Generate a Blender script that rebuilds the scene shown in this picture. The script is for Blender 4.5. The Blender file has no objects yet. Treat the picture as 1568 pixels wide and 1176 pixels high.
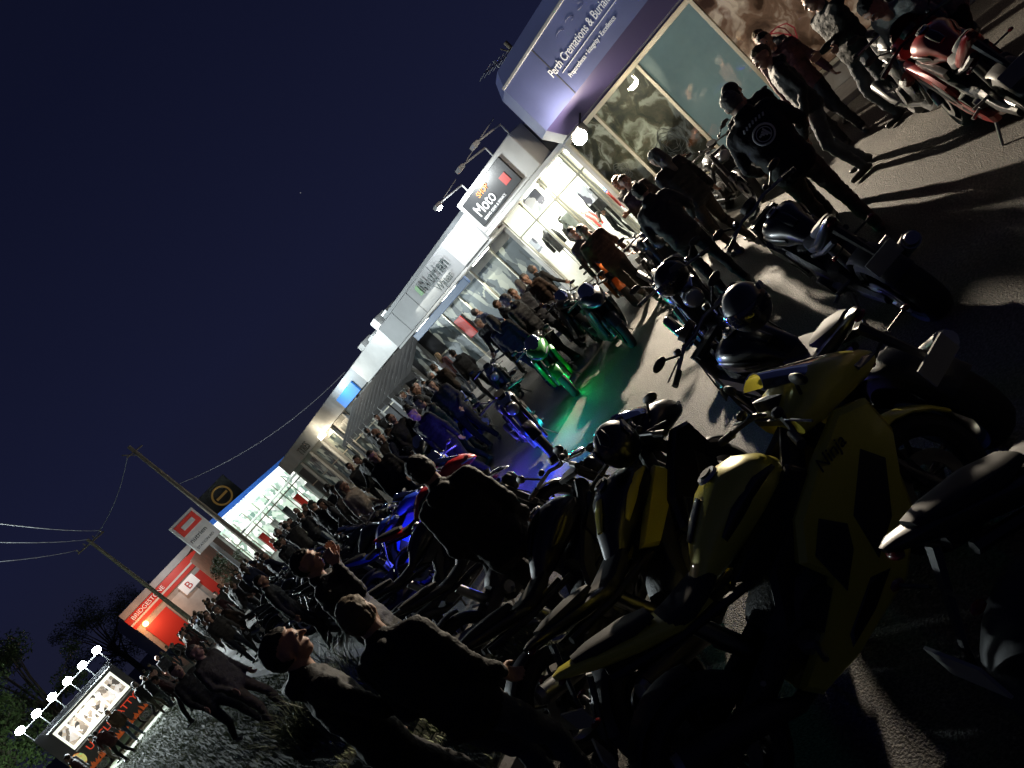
import bpy, math, random, numpy as np
from mathutils import Vector, Matrix, noise
random.seed(7); rng=np.random.RandomState(7)
scene=bpy.context.scene
COL=bpy.context.collection
rad=math.radians
# ------------------------------------------------------------------ materials
MATS={}
def mat(name,col,rough=.6,metal=0.,emit=None,es=0.,nscale=0.,namt=.25,bump=0.,bscale=40.,coat=0.,alpha=1.,speck=0.):
    if name in MATS: return MATS[name]
    m=bpy.data.materials.new(name);m.use_nodes=True;nt=m.node_tree;b=nt.nodes["Principled BSDF"]
    b.inputs["Base Color"].default_value=(*col,1);b.inputs["Roughness"].default_value=rough;b.inputs["Metallic"].default_value=metal
    b.inputs["Coat Weight"].default_value=coat
    tc=nt.nodes.new("ShaderNodeTexCoord")
    if nscale:
        n=nt.nodes.new("ShaderNodeTexNoise");n.inputs["Scale"].default_value=nscale;n.inputs["Detail"].default_value=6
        nt.links.new(tc.outputs["Object"],n.inputs["Vector"])
        r=nt.nodes.new("ShaderNodeMapRange");r.inputs[1].default_value=.3;r.inputs[2].default_value=.7;r.inputs[3].default_value=1-namt;r.inputs[4].default_value=1+namt
        nt.links.new(n.outputs[0],r.inputs[0])
        src=r.outputs[0]
        if speck:
            n3=nt.nodes.new("ShaderNodeTexNoise");n3.inputs["Scale"].default_value=60;n3.inputs["Detail"].default_value=3;nt.links.new(tc.outputs["Object"],n3.inputs["Vector"])
            r3=nt.nodes.new("ShaderNodeMapRange");r3.inputs[1].default_value=.40;r3.inputs[2].default_value=.64;r3.inputs[3].default_value=1-speck;r3.inputs[4].default_value=1+speck*1.8;nt.links.new(n3.outputs[0],r3.inputs[0])
            mm=nt.nodes.new("ShaderNodeMath");mm.operation='MULTIPLY';nt.links.new(src,mm.inputs[0]);nt.links.new(r3.outputs[0],mm.inputs[1]);src=mm.outputs[0]
        v=nt.nodes.new("ShaderNodeVectorMath");v.operation='SCALE';v.inputs[0].default_value=col;nt.links.new(src,v.inputs["Scale"])
        nt.links.new(v.outputs[0],b.inputs["Base Color"])
    if bump:
        n2=nt.nodes.new("ShaderNodeTexNoise");n2.inputs["Scale"].default_value=bscale;n2.inputs["Detail"].default_value=5
        nt.links.new(tc.outputs["Object"],n2.inputs["Vector"])
        bp=nt.nodes.new("ShaderNodeBump");bp.inputs["Strength"].default_value=bump;bp.inputs["Distance"].default_value=.02
        nt.links.new(n2.outputs[0],bp.inputs["Height"]);nt.links.new(bp.outputs[0],b.inputs["Normal"])
    if emit:
        b.inputs["Emission Color"].default_value=(*emit,1);b.inputs["Emission Strength"].default_value=es
    MATS[name]=m;return m
def emis_var(name,c1,c2,scale,strength,c3=None,stretch=(1,1,1),soft=0.):
    """self-lit printed picture / merchandise: warped patches of colour"""
    m=mat(name,c1,.5);nt=m.node_tree;b=nt.nodes["Principled BSDF"]
    tc=nt.nodes.new("ShaderNodeTexCoord");mp=nt.nodes.new("ShaderNodeMapping");mp.inputs["Scale"].default_value=stretch
    nt.links.new(tc.outputs["Object"],mp.inputs[0])
    nz=nt.nodes.new("ShaderNodeTexNoise");nz.inputs["Scale"].default_value=scale*.8;nz.inputs["Detail"].default_value=4;nt.links.new(mp.outputs[0],nz.inputs["Vector"])
    sc=nt.nodes.new("ShaderNodeVectorMath");sc.operation='SCALE';sc.inputs["Scale"].default_value=1.6/scale;nt.links.new(nz.outputs["Color"],sc.inputs[0])
    av=nt.nodes.new("ShaderNodeVectorMath");nt.links.new(sc.outputs[0],av.inputs[0]);nt.links.new(mp.outputs[0],av.inputs[1])
    r=nt.nodes.new("ShaderNodeValToRGB");r.color_ramp.elements[0].color=(*c1,1);r.color_ramp.elements[1].color=(*c2,1)
    if c3:
        e=r.color_ramp.elements.new(.55);e.color=(*c3,1)
    if soft:
        n4=nt.nodes.new("ShaderNodeTexNoise");n4.inputs["Scale"].default_value=scale;n4.inputs["Detail"].default_value=3;n4.inputs["Distortion"].default_value=1.2;nt.links.new(av.outputs[0],n4.inputs["Vector"])
        r4=nt.nodes.new("ShaderNodeMapRange");r4.inputs[1].default_value=.35;r4.inputs[2].default_value=.65;nt.links.new(n4.outputs[0],r4.inputs[0]);nt.links.new(r4.outputs[0],r.inputs[0])
    else:
        v=nt.nodes.new("ShaderNodeTexVoronoi");v.inputs["Scale"].default_value=scale;nt.links.new(av.outputs[0],v.inputs["Vector"])
        s=nt.nodes.new("ShaderNodeSeparateColor");nt.links.new(v.outputs["Color"],s.inputs[0]);nt.links.new(s.outputs[0],r.inputs[0])
    nt.links.new(r.outputs[0],b.inputs["Base Color"]);nt.links.new(r.outputs[0],b.inputs["Emission Color"])
    b.inputs["Emission Strength"].default_value=strength
    return m
def glassmat(name,tint,refl):
    m=bpy.data.materials.new(name);m.use_nodes=True;nt=m.node_tree;nt.nodes.clear()
    o=nt.nodes.new("ShaderNodeOutputMaterial");t=nt.nodes.new("ShaderNodeBsdfTransparent");t.inputs[0].default_value=(*tint,1)
    g=nt.nodes.new("ShaderNodeBsdfGlossy");g.inputs["Roughness"].default_value=.03;mx=nt.nodes.new("ShaderNodeMixShader")
    f=nt.nodes.new("ShaderNodeFresnel");f.inputs[0].default_value=1.5
    a=nt.nodes.new("ShaderNodeMath");a.operation='ADD';a.inputs[1].default_value=refl;nt.links.new(f.outputs[0],a.inputs[0])
    nt.links.new(a.outputs[0],mx.inputs[0]);nt.links.new(t.outputs[0],mx.inputs[1]);nt.links.new(g.outputs[0],mx.inputs[2]);nt.links.new(mx.outputs[0],o.inputs[0])
    MATS[name]=m;return m
# ------------------------------------------------------------------ mesh builder
class MB:
    def __init__(s): s.v=[];s.f=[];s.m=[]
    def add(s,vs,fs,mi):
        o=len(s.v);s.v+=[tuple(v) for v in vs];s.f+=[tuple(i+o for i in f) for f in fs];s.m+=[mi]*len(fs)
    def rings(s,rings,mi,cap=True,closed=False):
        n=len(rings[0]);vs=[p for r in rings for p in r];fs=[]
        k=len(rings)
        for i in range(k if closed else k-1):
            a=i*n;b=((i+1)%k)*n
            for j in range(n):
                j2=(j+1)%n;fs.append((a+j,a+j2,b+j2,b+j))
        if cap and not closed:
            fs.append(tuple(range(n-1,-1,-1)));fs.append(tuple((k-1)*n+j for j in range(n)))
        s.add(vs,fs,mi)
    def tube(s,pts,r,mi,seg=8,cap=True,flat=1.):
        pts=[Vector(p) for p in pts];rr=r if isinstance(r,(list,tuple)) else [r]*len(pts);R=[]
        ref=None
        for i,p in enumerate(pts):
            d=(pts[min(i+1,len(pts)-1)]-pts[max(i-1,0)]).normalized()
            if ref is None: ref=Vector((0,0,1)) if abs(d.z)<.9 else Vector((0,1,0))
            a=d.cross(ref).normalized();b=a.cross(d).normalized();ref=b
            R.append([p+(a*math.cos(t)+b*math.sin(t)*flat)*rr[i] for t in [2*math.pi*j/seg for j in range(seg)]])
        s.rings(R,mi,cap)
    def loftx(s,secs,mi,seg=16,ex=2.4):
        R=[]
        for q in secs:
            x,z,hw,hh=q[:4];y0=q[4] if len(q)>4 else 0
            r=[]
            for j in range(seg):
                t=2*math.pi*j/seg;c,si=math.cos(t),math.sin(t)
                r.append((x,y0+hw*math.copysign(abs(c)**(2/ex),c),z+hh*math.copysign(abs(si)**(2/ex),si)))
            R.append(r)
        s.rings(R,mi)
    def wheel(s,c,R,w,mi,mr,md,spokes=5,glow=None):
        cx,cy,cz=c;n=36;rings=[]
        prof=[(R-.075,-w*.42),(R-.05,-w*.5),(R-.015,-w*.36),(R,-w*.12),(R,w*.12),(R-.015,w*.36),(R-.05,w*.5),(R-.075,w*.42)]
        for i in range(n):
            t=2*math.pi*i/n
            rings.append([(cx+r*math.cos(t),cy+y,cz+r*math.sin(t)) for r,y in prof])
        s.rings(rings,mi,False,True)
        prof=[(R-.072,-w*.40),(R-.10,-w*.36),(R-.105,0),(R-.10,w*.36),(R-.072,w*.40)]
        rings=[[(cx+r*math.cos(t),cy+y,cz+r*math.sin(t)) for r,y in prof] for t in [2*math.pi*i/n for i in range(n)]]
        s.rings(rings,glow if glow is not None else mr,False,True)
        for k in range(spokes):
            t=2*math.pi*k/spokes
            for dt in(-.16,.16):
                s.tube([(cx+.03*math.cos(t),cy,cz+.03*math.sin(t)),(cx+(R-.1)*math.cos(t+dt),cy,cz+(R-.1)*math.sin(t+dt))],[.016,.011],mr,6)
        s.tube([(cx,cy-.05,cz),(cx,cy+.05,cz)],.04,mr,12)
        for sy in((-1,1)):
            n2=28;ri,ro=.095,.15
            y=cy+sy*w*.55;vs=[];fs=[]
            for i in range(n2):
                t=2*math.pi*i/n2
                for r,yy in((ri,y-.003),(ro,y-.003),(ro,y+.003),(ri,y+.003)): vs.append((cx+r*math.cos(t),yy,cz+r*math.sin(t)))
            for i in range(n2):
                a=4*i;b=4*((i+1)%n2)
                for j in range(4): fs.append((a+j,a+(j+1)%4,b+(j+1)%4,b+j))
            s.add(vs,fs,md)
    def panel(s,prof,y0,y1,mi,inset=.025):
        n=len(prof);c=Vector((sum(p[0] for p in prof)/n,sum(p[1] for p in prof)/n))
        def sh(p,k):
            v=Vector(p)-c;l=v.length;return c+v*max(0,(l-k))/l
        ym=y0+(y1-y0)*.6
        vs=[(p[0],y0,p[1]) for p in prof]+[(p[0],ym,p[1]) for p in prof]+[(sh(p,inset)[0],y1,sh(p,inset)[1]) for p in prof]
        fs=[]
        for i in range(n):
            j=(i+1)%n;fs+= [(i,j,n+j,n+i),(n+i,n+j,2*n+j,2*n+i)]
        fs+= [tuple(range(n)),tuple(range(3*n-1,2*n-1,-1))]
        s.add(vs,fs,mi)
    def box(s,x0,x1,y0,y1,z0,z1,mi):
        vs=[(x,y,z) for x in(x0,x1) for y in(y0,y1) for z in(z0,z1)]
        s.add(vs,[(0,1,3,2),(4,6,7,5),(0,4,5,1),(2,3,7,6),(0,2,6,4),(1,5,7,3)],mi)
    def ell(s,c,r,mi,seg=14,rg=9):
        R=[]
        for i in range(1,rg):
            p=math.pi*i/rg;R.append([(c[0]+r[0]*math.sin(p)*math.cos(t),c[1]+r[1]*math.sin(p)*math.sin(t),c[2]+r[2]*math.cos(p)) for t in [2*math.pi*j/seg for j in range(seg)]])
        s.rings(R,mi)
    def mesh(s,name,mats,smooth=True):
        me=bpy.data.meshes.new(name);me.from_pydata(s.v,[],s.f)
        for m in mats: me.materials.append(m)
        me.polygons.foreach_set("material_index",s.m)
        me.polygons.foreach_set("use_smooth",[smooth]*len(s.f))
        me.update()
        if smooth:
            try: me.set_sharp_from_angle(angle=rad(38))
            except Exception: pass
        return me
def obj(name,me,loc=(0,0,0),rot=(0,0,0),parent=None,sc=1.):
    o=bpy.data.objects.new(name,me);o.location=loc;o.rotation_euler=rot;o.scale=(sc,)*3;COL.objects.link(o)
    if parent: o.parent=parent
    return o
def empty(name,loc=(0,0,0)):
    return obj(name,None,loc)
def box(name,par,x0,x1,y0,y1,z0,z1,m,bev=.01):
    b=MB();b.box(x0,x1,y0,y1,z0,z1,0);me=b.mesh(name,[m],False);o=obj(name,me,parent=par)
    if bev:
        md=o.modifiers.new("b",'BEVEL');md.width=bev;md.segments=1
    return o
def pipe(name,par,pts,r,m,seg=8):
    b=MB();b.tube(pts,r,0,seg);return obj(name,b.mesh(name,[m]),parent=par)
def quad(name,par,vs,m):
    me=bpy.data.meshes.new(name);me.from_pydata(vs,[],[tuple(range(len(vs)))]);me.materials.append(m);return obj(name,me,parent=par)
def text(s,size,loc,par,m,face='X',ext=.006,name="lettering",align='LEFT',sx=1):
    c=bpy.data.curves.new(name,'FONT');c.body=s;c.size=size;c.extrude=ext;c.align_x=align;c.materials.append(m)
    o=bpy.data.objects.new(name,c);o.location=loc;o.rotation_euler=(rad(90),0,rad(-90) if face=='X' else 0);o.scale=(sx,1,1);COL.objects.link(o);o.parent=par;return o
def lamp(name,kind,loc,energy,col=(1,1,1),size=.05,target=None,par=None,spot=None):
    l=bpy.data.lights.new(name,kind);l.energy=energy;l.color=col
    if kind=='AREA': l.size=size
    else: l.shadow_soft_size=size
    if kind=='SPOT': l.spot_size=rad(spot or 120);l.spot_blend=.6
    o=bpy.data.objects.new(name,l);o.location=loc;COL.objects.link(o)
    if target: o.rotation_euler=(Vector(target)-Vector(loc)).to_track_quat('-Z','Y').to_euler()
    if par: o.parent=par
    return o
# ------------------------------------------------------------------ camera
a=rad(36.6);p=rad(7.6)
R=Vector((math.cos(a),-math.sin(a),0));F=Vector((math.sin(a)*math.cos(p),math.cos(a)*math.cos(p),-math.sin(p)))
D=Vector((-math.sin(a)*math.sin(p),-math.cos(a)*math.sin(p),-math.cos(p)))
ci=(R*.668+D*.744).normalized();cu=(R*.744-D*.668).normalized()
cam=bpy.data.cameras.new("camera");cam.sensor_width=36;cam.lens=1059/1568*36;cam.clip_end=2000;cam.clip_start=.05
co=bpy.data.objects.new("camera",cam);COL.objects.link(co)
co.matrix_world=Matrix(((ci.x,cu.x,-F.x,0),(ci.y,cu.y,-F.y,0),(ci.z,cu.z,-F.z,2.25),(0,0,0,1)))
scene.camera=co
scene.view_settings.view_transform='Standard';scene.view_settings.look='None';scene.view_settings.exposure=0
# ------------------------------------------------------------------ world
w=bpy.data.worlds.new("World");scene.world=w;w.use_nodes=True;nt=w.node_tree;bg=nt.nodes["Background"]
tc=nt.nodes.new("ShaderNodeTexCoord");sp=nt.nodes.new("ShaderNodeSeparateXYZ");nt.links.new(tc.outputs["Generated"],sp.inputs[0])
rp=nt.nodes.new("ShaderNodeValToRGB");E=rp.color_ramp.elements
E[0].position=0;E[0].color=(.0095,.0105,.024,1);E[1].position=1;E[1].color=(.003,.0038,.010,1)
e=E.new(.18);e.color=(.0078,.0094,.029,1);e=E.new(.5);e.color=(.0046,.0058,.0195,1)
nt.links.new(sp.outputs[2],rp.inputs[0])
vo=nt.nodes.new("ShaderNodeTexVoronoi");vo.inputs["Scale"].default_value=14;nt.links.new(tc.outputs["Generated"],vo.inputs["Vector"])
ls=nt.nodes.new("ShaderNodeMath");ls.operation='LESS_THAN';ls.inputs[1].default_value=.012;nt.links.new(vo.outputs["Distance"],ls.inputs[0])
sc_=nt.nodes.new("ShaderNodeMath");sc_.operation='MULTIPLY';sc_.inputs[1].default_value=.12;nt.links.new(ls.outputs[0],sc_.inputs[0])
ad=nt.nodes.new("ShaderNodeMix");ad.data_type='RGBA';ad.blend_type='ADD';ad.inputs[0].default_value=1
nt.links.new(rp.outputs[0],ad.inputs[6]);nt.links.new(sc_.outputs[0],ad.inputs[7]);nt.links.new(ad.outputs[2],bg.inputs[0]);bg.inputs[1].default_value=1.
# ------------------------------------------------------------------ ground
M_asph=mat("asphalt",(.047,.041,.034),.7,nscale=.9,namt=.45,bump=1.,bscale=90.,speck=.65)
M_conc=mat("concrete",(.18,.17,.16),.85,nscale=3,namt=.25,bump=.3,bscale=50)
M_grassg=mat("lawn_soil",(.05,.055,.03),.95,nscale=4,namt=.5,bump=.6,bscale=30)
M_line=mat("line_paint",(.3,.26,.15),.7,nscale=14,namt=.6)
g=quad("ground",None,[(-600,-600,0),(900,-600,0),(900,1500,0),(-600,1500,0)],M_asph)
box("footpath",None,11.0,16,-4,34,0,.10,M_conc,.01)
b=MB();b.box(-30,2.1,4.4,60,0,.12,0);lawn=obj("lawn",b.mesh("lawn",[M_grassg],False))
k=MB();k.box(2.103,2.25,4.4,60,0,.14,0);k.box(-30,2.25,4.25,4.397,0,.14,0);obj("kerb",k.mesh("kerb",[M_conc],False))
b=MB()
for y in(-1,1.6,4.2): b.box(3.0,3.1,y,y+.1,.0,.004,0)
for i in range(3): b.box(4.2,7.6,-3.2+i*1.9,-3.1+i*1.9,0.0,.004,0)
obj("parking_lines",b.mesh("parking_lines",[M_line],False))
def blades(name,n,fx,h,wd,m,curl=.5):
    V=[];Fc=[]
    for i in range(n):
        x,y,z=fx();ang=random.random()*6.28;hh=h*random.uniform(.5,1.2);dx,dy=math.cos(ang),math.sin(ang);l=hh*curl*random.uniform(.1,1)
        px,py=-dy*wd,dx*wd;o=len(V)
        V+=[(x-px,y-py,z),(x+px,y+py,z),(x+px*.8+dx*l*.4,y+py*.8+dy*l*.4,z+hh*.6),(x-px*.8+dx*l*.4,y-py*.8+dy*l*.4,z+hh*.6),(x+dx*l,y+dy*l,z+hh*.95)]
        Fc+=[(o,o+1,o+2,o+3),(o+3,o+2,o+4)]
    me=bpy.data.meshes.new(name);me.from_pydata(V,[],Fc);me.materials.append(m);return me
M_blade=mat("grass_blade",(.11,.135,.065),.7,nscale=2.5,namt=.5)
M_bush=mat("strap_leaf",(.06,.075,.045),.55,nscale=8,namt=.5)
obj("grass",blades("grass",65000,lambda:(random.uniform(-6,2.08),4.5+random.random()**1.2*30,.115),.075,.008,M_blade))
for(x,y)in[(1.5,8.8),(1.0,9.2),(1.6,9.9)]:
    me=blades("bush",330,lambda:(random.gauss(0,.15),random.gauss(0,.15),0),.58,.008,M_bush,1.1);obj("strappy_bush",me,(x,y,.11))
# ------------------------------------------------------------------ buildings
M_white=mat("white_fascia",(.62,.62,.60),.6,nscale=1.5,namt=.12)
M_grey=mat("grey_fascia",(.34,.35,.36),.55,nscale=1.2,namt=.16)
M_wall=mat("render_wall",(.4,.39,.37),.8,nscale=2,namt=.15,bump=.2)
M_dark=mat("dark_wall",(.05,.05,.055),.7,nscale=2,namt=.3)
M_roof=mat("roof_sheet",(.12,.13,.14),.5,nscale=1,namt=.2)
M_alu=mat("aluminium_frame",(.55,.52,.42),.4,.3)
M_blue=mat("blue_fascia",(.085,.10,.22),.45,nscale=.8,namt=.3,emit=(.065,.078,.165),es=.28)  # emission stands in for ambient lamp light on the fascia face
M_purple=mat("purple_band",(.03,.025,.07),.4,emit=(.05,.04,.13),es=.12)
M_txtw=mat("letter_silver",(.75,.75,.75),.5,emit=(.8,.85,.9),es=.2)
M_txtk=mat("letter_dark",(.02,.035,.035),.5)
M_green=mat("letter_green",(.08,.35,.04),.5)
M_black=mat("black_sign",(.015,.015,.017),.4)
M_red=mat("red_panel",(.5,.03,.02),.5,emit=(.6,.03,.015),es=.10)
M_int=mat("interior_white",(.7,.7,.66),.7)
M_floor=mat("shop_floor",(.3,.28,.25),.3)
M_tube=mat("ceiling_tube",(1,1,1),.5,emit=(.96,1,.9),es=18)
M_orange=mat("sign_orange",(.8,.2,.02),.5,emit=(.9,.2,.02),es=.5)
M_rose=emis_var("floral_poster",(.07,.035,.02),(.75,.6,.45),1.9,.34,(.28,.16,.10),soft=1)
M_frost=mat("frosted_window",(.22,.29,.28),.35,nscale=1.1,namt=.5,emit=(.30,.40,.38),es=.30)
M_photo=emis_var("photo_poster",(.02,.025,.02),(.34,.36,.32),2.2,.2,(.08,.075,.05),soft=1)
G_glass=glassmat("window_glass",(.92,.97,.95),.03)
G_dark=glassmat("tinted_screen",(.25,.27,.3),.06)
fh=empty("funeral_home_building")
box("wall_back",fh,12.9,20,-10,9.0,0,4.3,M_dark)
box("side_wall",fh,12.06,12.89,8.85,9.0,0.1,2.83,M_white)
b=MB()
P=[(11.0,3.2),(11.0,4.25),(11.25,4.6),(12.9,4.6),(12.9,2.86),(11.35,2.86)]
ys=[(-10,0),(8.2,0),(8.75,.45)]
rings=[[(x+(dx if x<12 else 0),y,z) for x,z in P] for y,dx in ys]
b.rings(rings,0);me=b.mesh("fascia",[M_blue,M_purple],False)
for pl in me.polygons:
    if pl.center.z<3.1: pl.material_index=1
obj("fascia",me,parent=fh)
for y in(-4,-1.2,1.6,4.4,7.2): box("fascia_joint",fh,10.994,11.0,y,y+.02,3.2,4.25,M_dark,0)
box("fascia_top_trim",fh,10.96,11.02,-10,8.2,4.25,4.31,M_grey)
text("Perth Cremations & Burials",.215,(10.99,7.3,3.66),fh,M_txtw,sx=.71)
text("Preparedness • Integrity • Excellence",.115,(10.99,7.05,3.42),fh,M_txtw,sx=.76)
box("text_rule",fh,10.988,10.996,5.35,7.1,3.58,3.592,M_txtw,0)
M_scroll=mat("scroll_ornament",(.12,.14,.27),.5)
b=MB()
for q in range(5):
    b.tube([(10.992,6.6-q*.26+.13*math.cos(t*.8+q)*(1-t/9),4.0+.05*math.sin(t+q)*(1-t/9)) for t in [i*.5 for i in range(9)]],.004,0,5)
obj("scroll_ornament",b.mesh("s",[M_scroll]),parent=fh)
box("sill_wall",fh,12.0,12.3,-10,8.85,.1,.42,M_wall)
for y in(-3.0,-.6,2.4,5.2,6.6,7.9,8.8): box("mullion",fh,11.97,12.05,y-.035,y+.035,.42,2.8,M_alu,.005)
box("head_rail",fh,11.965,12.055,-10,8.84,2.74,2.83,M_alu,.005)
box("sill_rail",fh,11.965,12.055,-10,8.84,.425,.49,M_alu,.005)
for i,(y0,y1,m)in enumerate([(2.4,5.2,M_rose),(5.2,6.6,M_frost),(6.6,7.9,M_photo),(7.9,8.8,M_photo),(-10,2.4,M_rose)]):
    quad("window_panel",fh,[(12.02,y1,.5),(12.02,y0,.5),(12.02,y0,2.74),(12.02,y1,2.74)],m)
b=MB()
for(y,z,r)in[(3.6,2.15,.42),(4.7,1.2,.3),(2.6,1.5,.35)]:
    for q in range(7):
        rr=r*(1-q/7.5)
        b.tube([(12.008-q*.0015,y+rr*math.cos(t)*(1+.15*math.sin(3*t+q*1.7)),z+rr*math.sin(t)*(1+.15*math.sin(3*t+q*1.7))) for t in [i*.42 for i in range(16)]],.028,q%2,5,flat=.3)
obj("rose_print",b.mesh("r",[mat("rose_petal",(.4,.05,.06),.5,emit=(.4,.04,.05),es=.25),mat("rose_petal_dark",(.2,.02,.03),.5,emit=(.2,.02,.03),es=.15)]),parent=fh)
b=MB()
for(y,z,r)in[(7.2,1.3,.33),(8.4,1.6,.2)]:
    for q in range(5):
        b.tube([(12.010,y+r*(1-q/6)*math.cos(t)*(1+.14*math.sin(5*t+q*1.3)),z+r*(1-q/6)*math.sin(t)*(1+.14*math.sin(5*t+q*1.3))) for t in [i*.3 for i in range(22)]],.016,0,5,flat=.3)
obj("flower_print",b.mesh("r",[mat("flower_grey",(.16,.16,.14),.5,emit=(.3,.3,.27),es=.1)]),parent=fh)
quad("window_glazing",fh,[(11.99,8.8,.49),(11.99,-10,.49),(11.99,-10,2.74),(11.99,8.8,2.74)],G_glass)
fl=empty("flood_lamp")
box("housing",fl,10.78,10.98,7.5,7.74,2.62,2.80,M_dark);pipe("bracket",fl,[(10.95,7.62,2.75),(11.3,7.62,2.95)],.02,M_dark)
b=MB();b.ell((10.76,7.62,2.64),(.06,.16,.13),0);obj("lens",b.mesh("l",[mat("lamp_lens",(1,1,1),.5,emit=(1,.86,.62),es=160)]),parent=fl)
lamp("flood_light",'SPOT',(10.66,7.62,2.62),5000,(1,.86,.67),.07,(1.0,1.2,1.3),fl,112)
lamp("flood_spill",'POINT',(10.62,7.62,2.62),260,(1,.86,.67),.05,par=fl)
# --- gear shop
gs=empty("motorcycle_gear_shop_building")
box("fascia",gs,12.8,13.4,10.3,13.15,2.98,3.98,M_white,.02)
box("roof",gs,13.4,19,9.0,13.15,2.98,3.9,M_roof)
box("ceiling_soffit",gs,12.8,19,9.003,13.15,2.86,2.975,M_white)
box("back_wall",gs,18.5,19,9.0,13.4,0.1,2.86,M_int);box("floor",gs,13.5,18.5,9.0,13.15,.1,.13,M_floor)
box("dividing_wall",gs,13.5,18.5,13.15,13.3,.1,2.86,M_int);box("dividing_wall_near",gs,13.5,18.5,8.98,9.1,.13,2.86,M_int)
box("black_sign",gs,12.74,12.797,10.95,12.95,3.1,3.86,M_black)
text("SHOP",.2,(12.73,12.3,3.62),gs,M_orange);text("Moto",.44,(12.73,12.75,3.3),gs,M_txtw,sx=.9)
text("RIDING GEAR & SERVICE",.1,(12.73,12.7,3.16),gs,M_txtw)
box("sign_red_block",gs,12.728,12.737,11.15,11.4,3.3,3.55,M_red,0)
for y in(9.15,10.2,10.3,11.2,11.3,12.2,13.05): box("mullion",gs,13.46,13.54,y-.03,y+.03,.13,2.85,M_alu,.004)
box("transom",gs,13.465,13.535,9.15,13.05,2.2,2.25,M_alu,.004);box("base_rail",gs,13.465,13.535,9.15,13.05,.13,.22,M_alu,.004)
quad("glazing",gs,[(13.5,13.05,.2),(13.5,9.1,.2),(13.5,9.1,2.85),(13.5,13.05,2.85)],G_glass)
for y in(9.9,11.1,12.3): box("ceiling_light",gs,14,18,y,y+.12,2.80,2.855,M_tube,0)
b=MB()
for y0 in(9.3,10.6,11.9):
    for z0 in(.3,.85,1.4,1.95):
        for q in range(9):
            hh=random.uniform(.2,.42);b.box(17.9,18.4,y0+q*.12,y0+q*.12+.1,z0,z0+hh,random.randint(0,4))
        b.box(17.85,18.45,y0-.05,y0+1.15,z0-.04,z0-.005,0)
def garment(b,x,y,z,mi):
    b.tube([(x,y,z+.72),(x,y,z+.66),(x,y,z+.60),(x,y,z+.35),(x,y,z)],[.05,.08,.21,.17,.19],mi,10,flat=.5)
    for s in(-1,1): b.tube([(x,y+s*.17,z+.58),(x,y+s*.26,z+.35),(x,y+s*.27,z+.08)],[.07,.06,.05],mi,8)
for(x,y)in[(15.0,9.8),(15.5,11.2),(14.8,12.4),(16.5,10.4),(16.4,12.)]:
    for q in range(7): garment(b,x-.3+q*.1,y,.75,random.randint(0,4))
    b.tube([(x-.45,y,1.5),(x+.45,y,1.5)],.015,2,6)
    for s in(-.45,.45): b.tube([(x+s,y,.13),(x+s,y,1.5)],.015,2,6)
for(y,mi)in[(9.7,0),(10.75,0),(11.75,1),(12.65,0)]:
    garment(b,13.85,y,1.2,mi);b.tube([(13.85,y,.13),(13.85,y,1.2)],.02,2,6)
obj("stock_and_racks",b.mesh("stock",[mat("stock_black",(.02,.02,.022),.5),mat("stock_grey",(.2,.22,.2),.6),mat("stock_white",(.7,.7,.68),.5),mat("stock_red",(.45,.04,.03),.5),mat("stock_blue",(.04,.1,.35),.5)]),parent=gs)
M_poster=emis_var("window_poster",(.85,.85,.8),(.8,.85,.85),3,.5,(.1,.1,.12))
for(y,z,h,wd)in[(9.4,1.3,.9,.6),(10.4,1.5,.6,.35),(11.75,.3,.5,.35),(12.75,1.6,.4,.25),(11.5,2.3,.5,.6),(9.5,2.3,.4,.5)]:
    quad("poster",gs,[(13.49,y+wd,z),(13.49,y,z),(13.49,y,z+h),(13.49,y+wd,z+h)],M_poster)
lamp("shop_light",'AREA',(15.5,11.1,2.75),480,(1,.99,.88),2.5,(15.5,11.1,0),gs)
lamp("shop_spill",'AREA',(13.3,11.2,2.7),100,(1,.99,.87),1.2,(11,11.2,0),gs)
for i,(y,z)in enumerate([(10.4,4.22),(11.2,4.2),(12.6,4.15)]):
    sa=empty("sign_light_arm");pipe("arm",sa,[(12.95,y,3.98),(12.95,y,z+.05),(11.9,y+.02,z+.1)],.024,M_grey);
    box("head",sa,11.75,11.95,y-.09,y+.09,z+.02,z+.12,M_grey)
    pipe("stay",sa,[(12.95,y,z+.25),(12.2,y,z+.12)],.012,M_grey)
    if i==2:
        b=MB();b.ell((11.85,y,z-.01),(.07,.07,.035),0);obj("lens",b.mesh("l",[mat("sign_lamp_lens",(1,1,1),.5,emit=(.95,1,1),es=120)]),parent=sa)
        lamp("sign_light",'SPOT',(11.85,y,z-.08),280,(.95,1,1),.05,(12.9,12.6,3.2),sa,150)
an=empty("tv_antenna");pipe("mast",an,[(15,10.8,3.9),(15,10.8,5.6)],.02,M_grey);pipe("boom",an,[(14.4,10.8,5.5),(15.6,10.8,5.5)],.012,M_grey)
for q in range(6): pipe("element",an,[(14.45+q*.22,10.5,5.5),(14.45+q*.22,11.1,5.5)],.007,M_grey)
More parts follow.
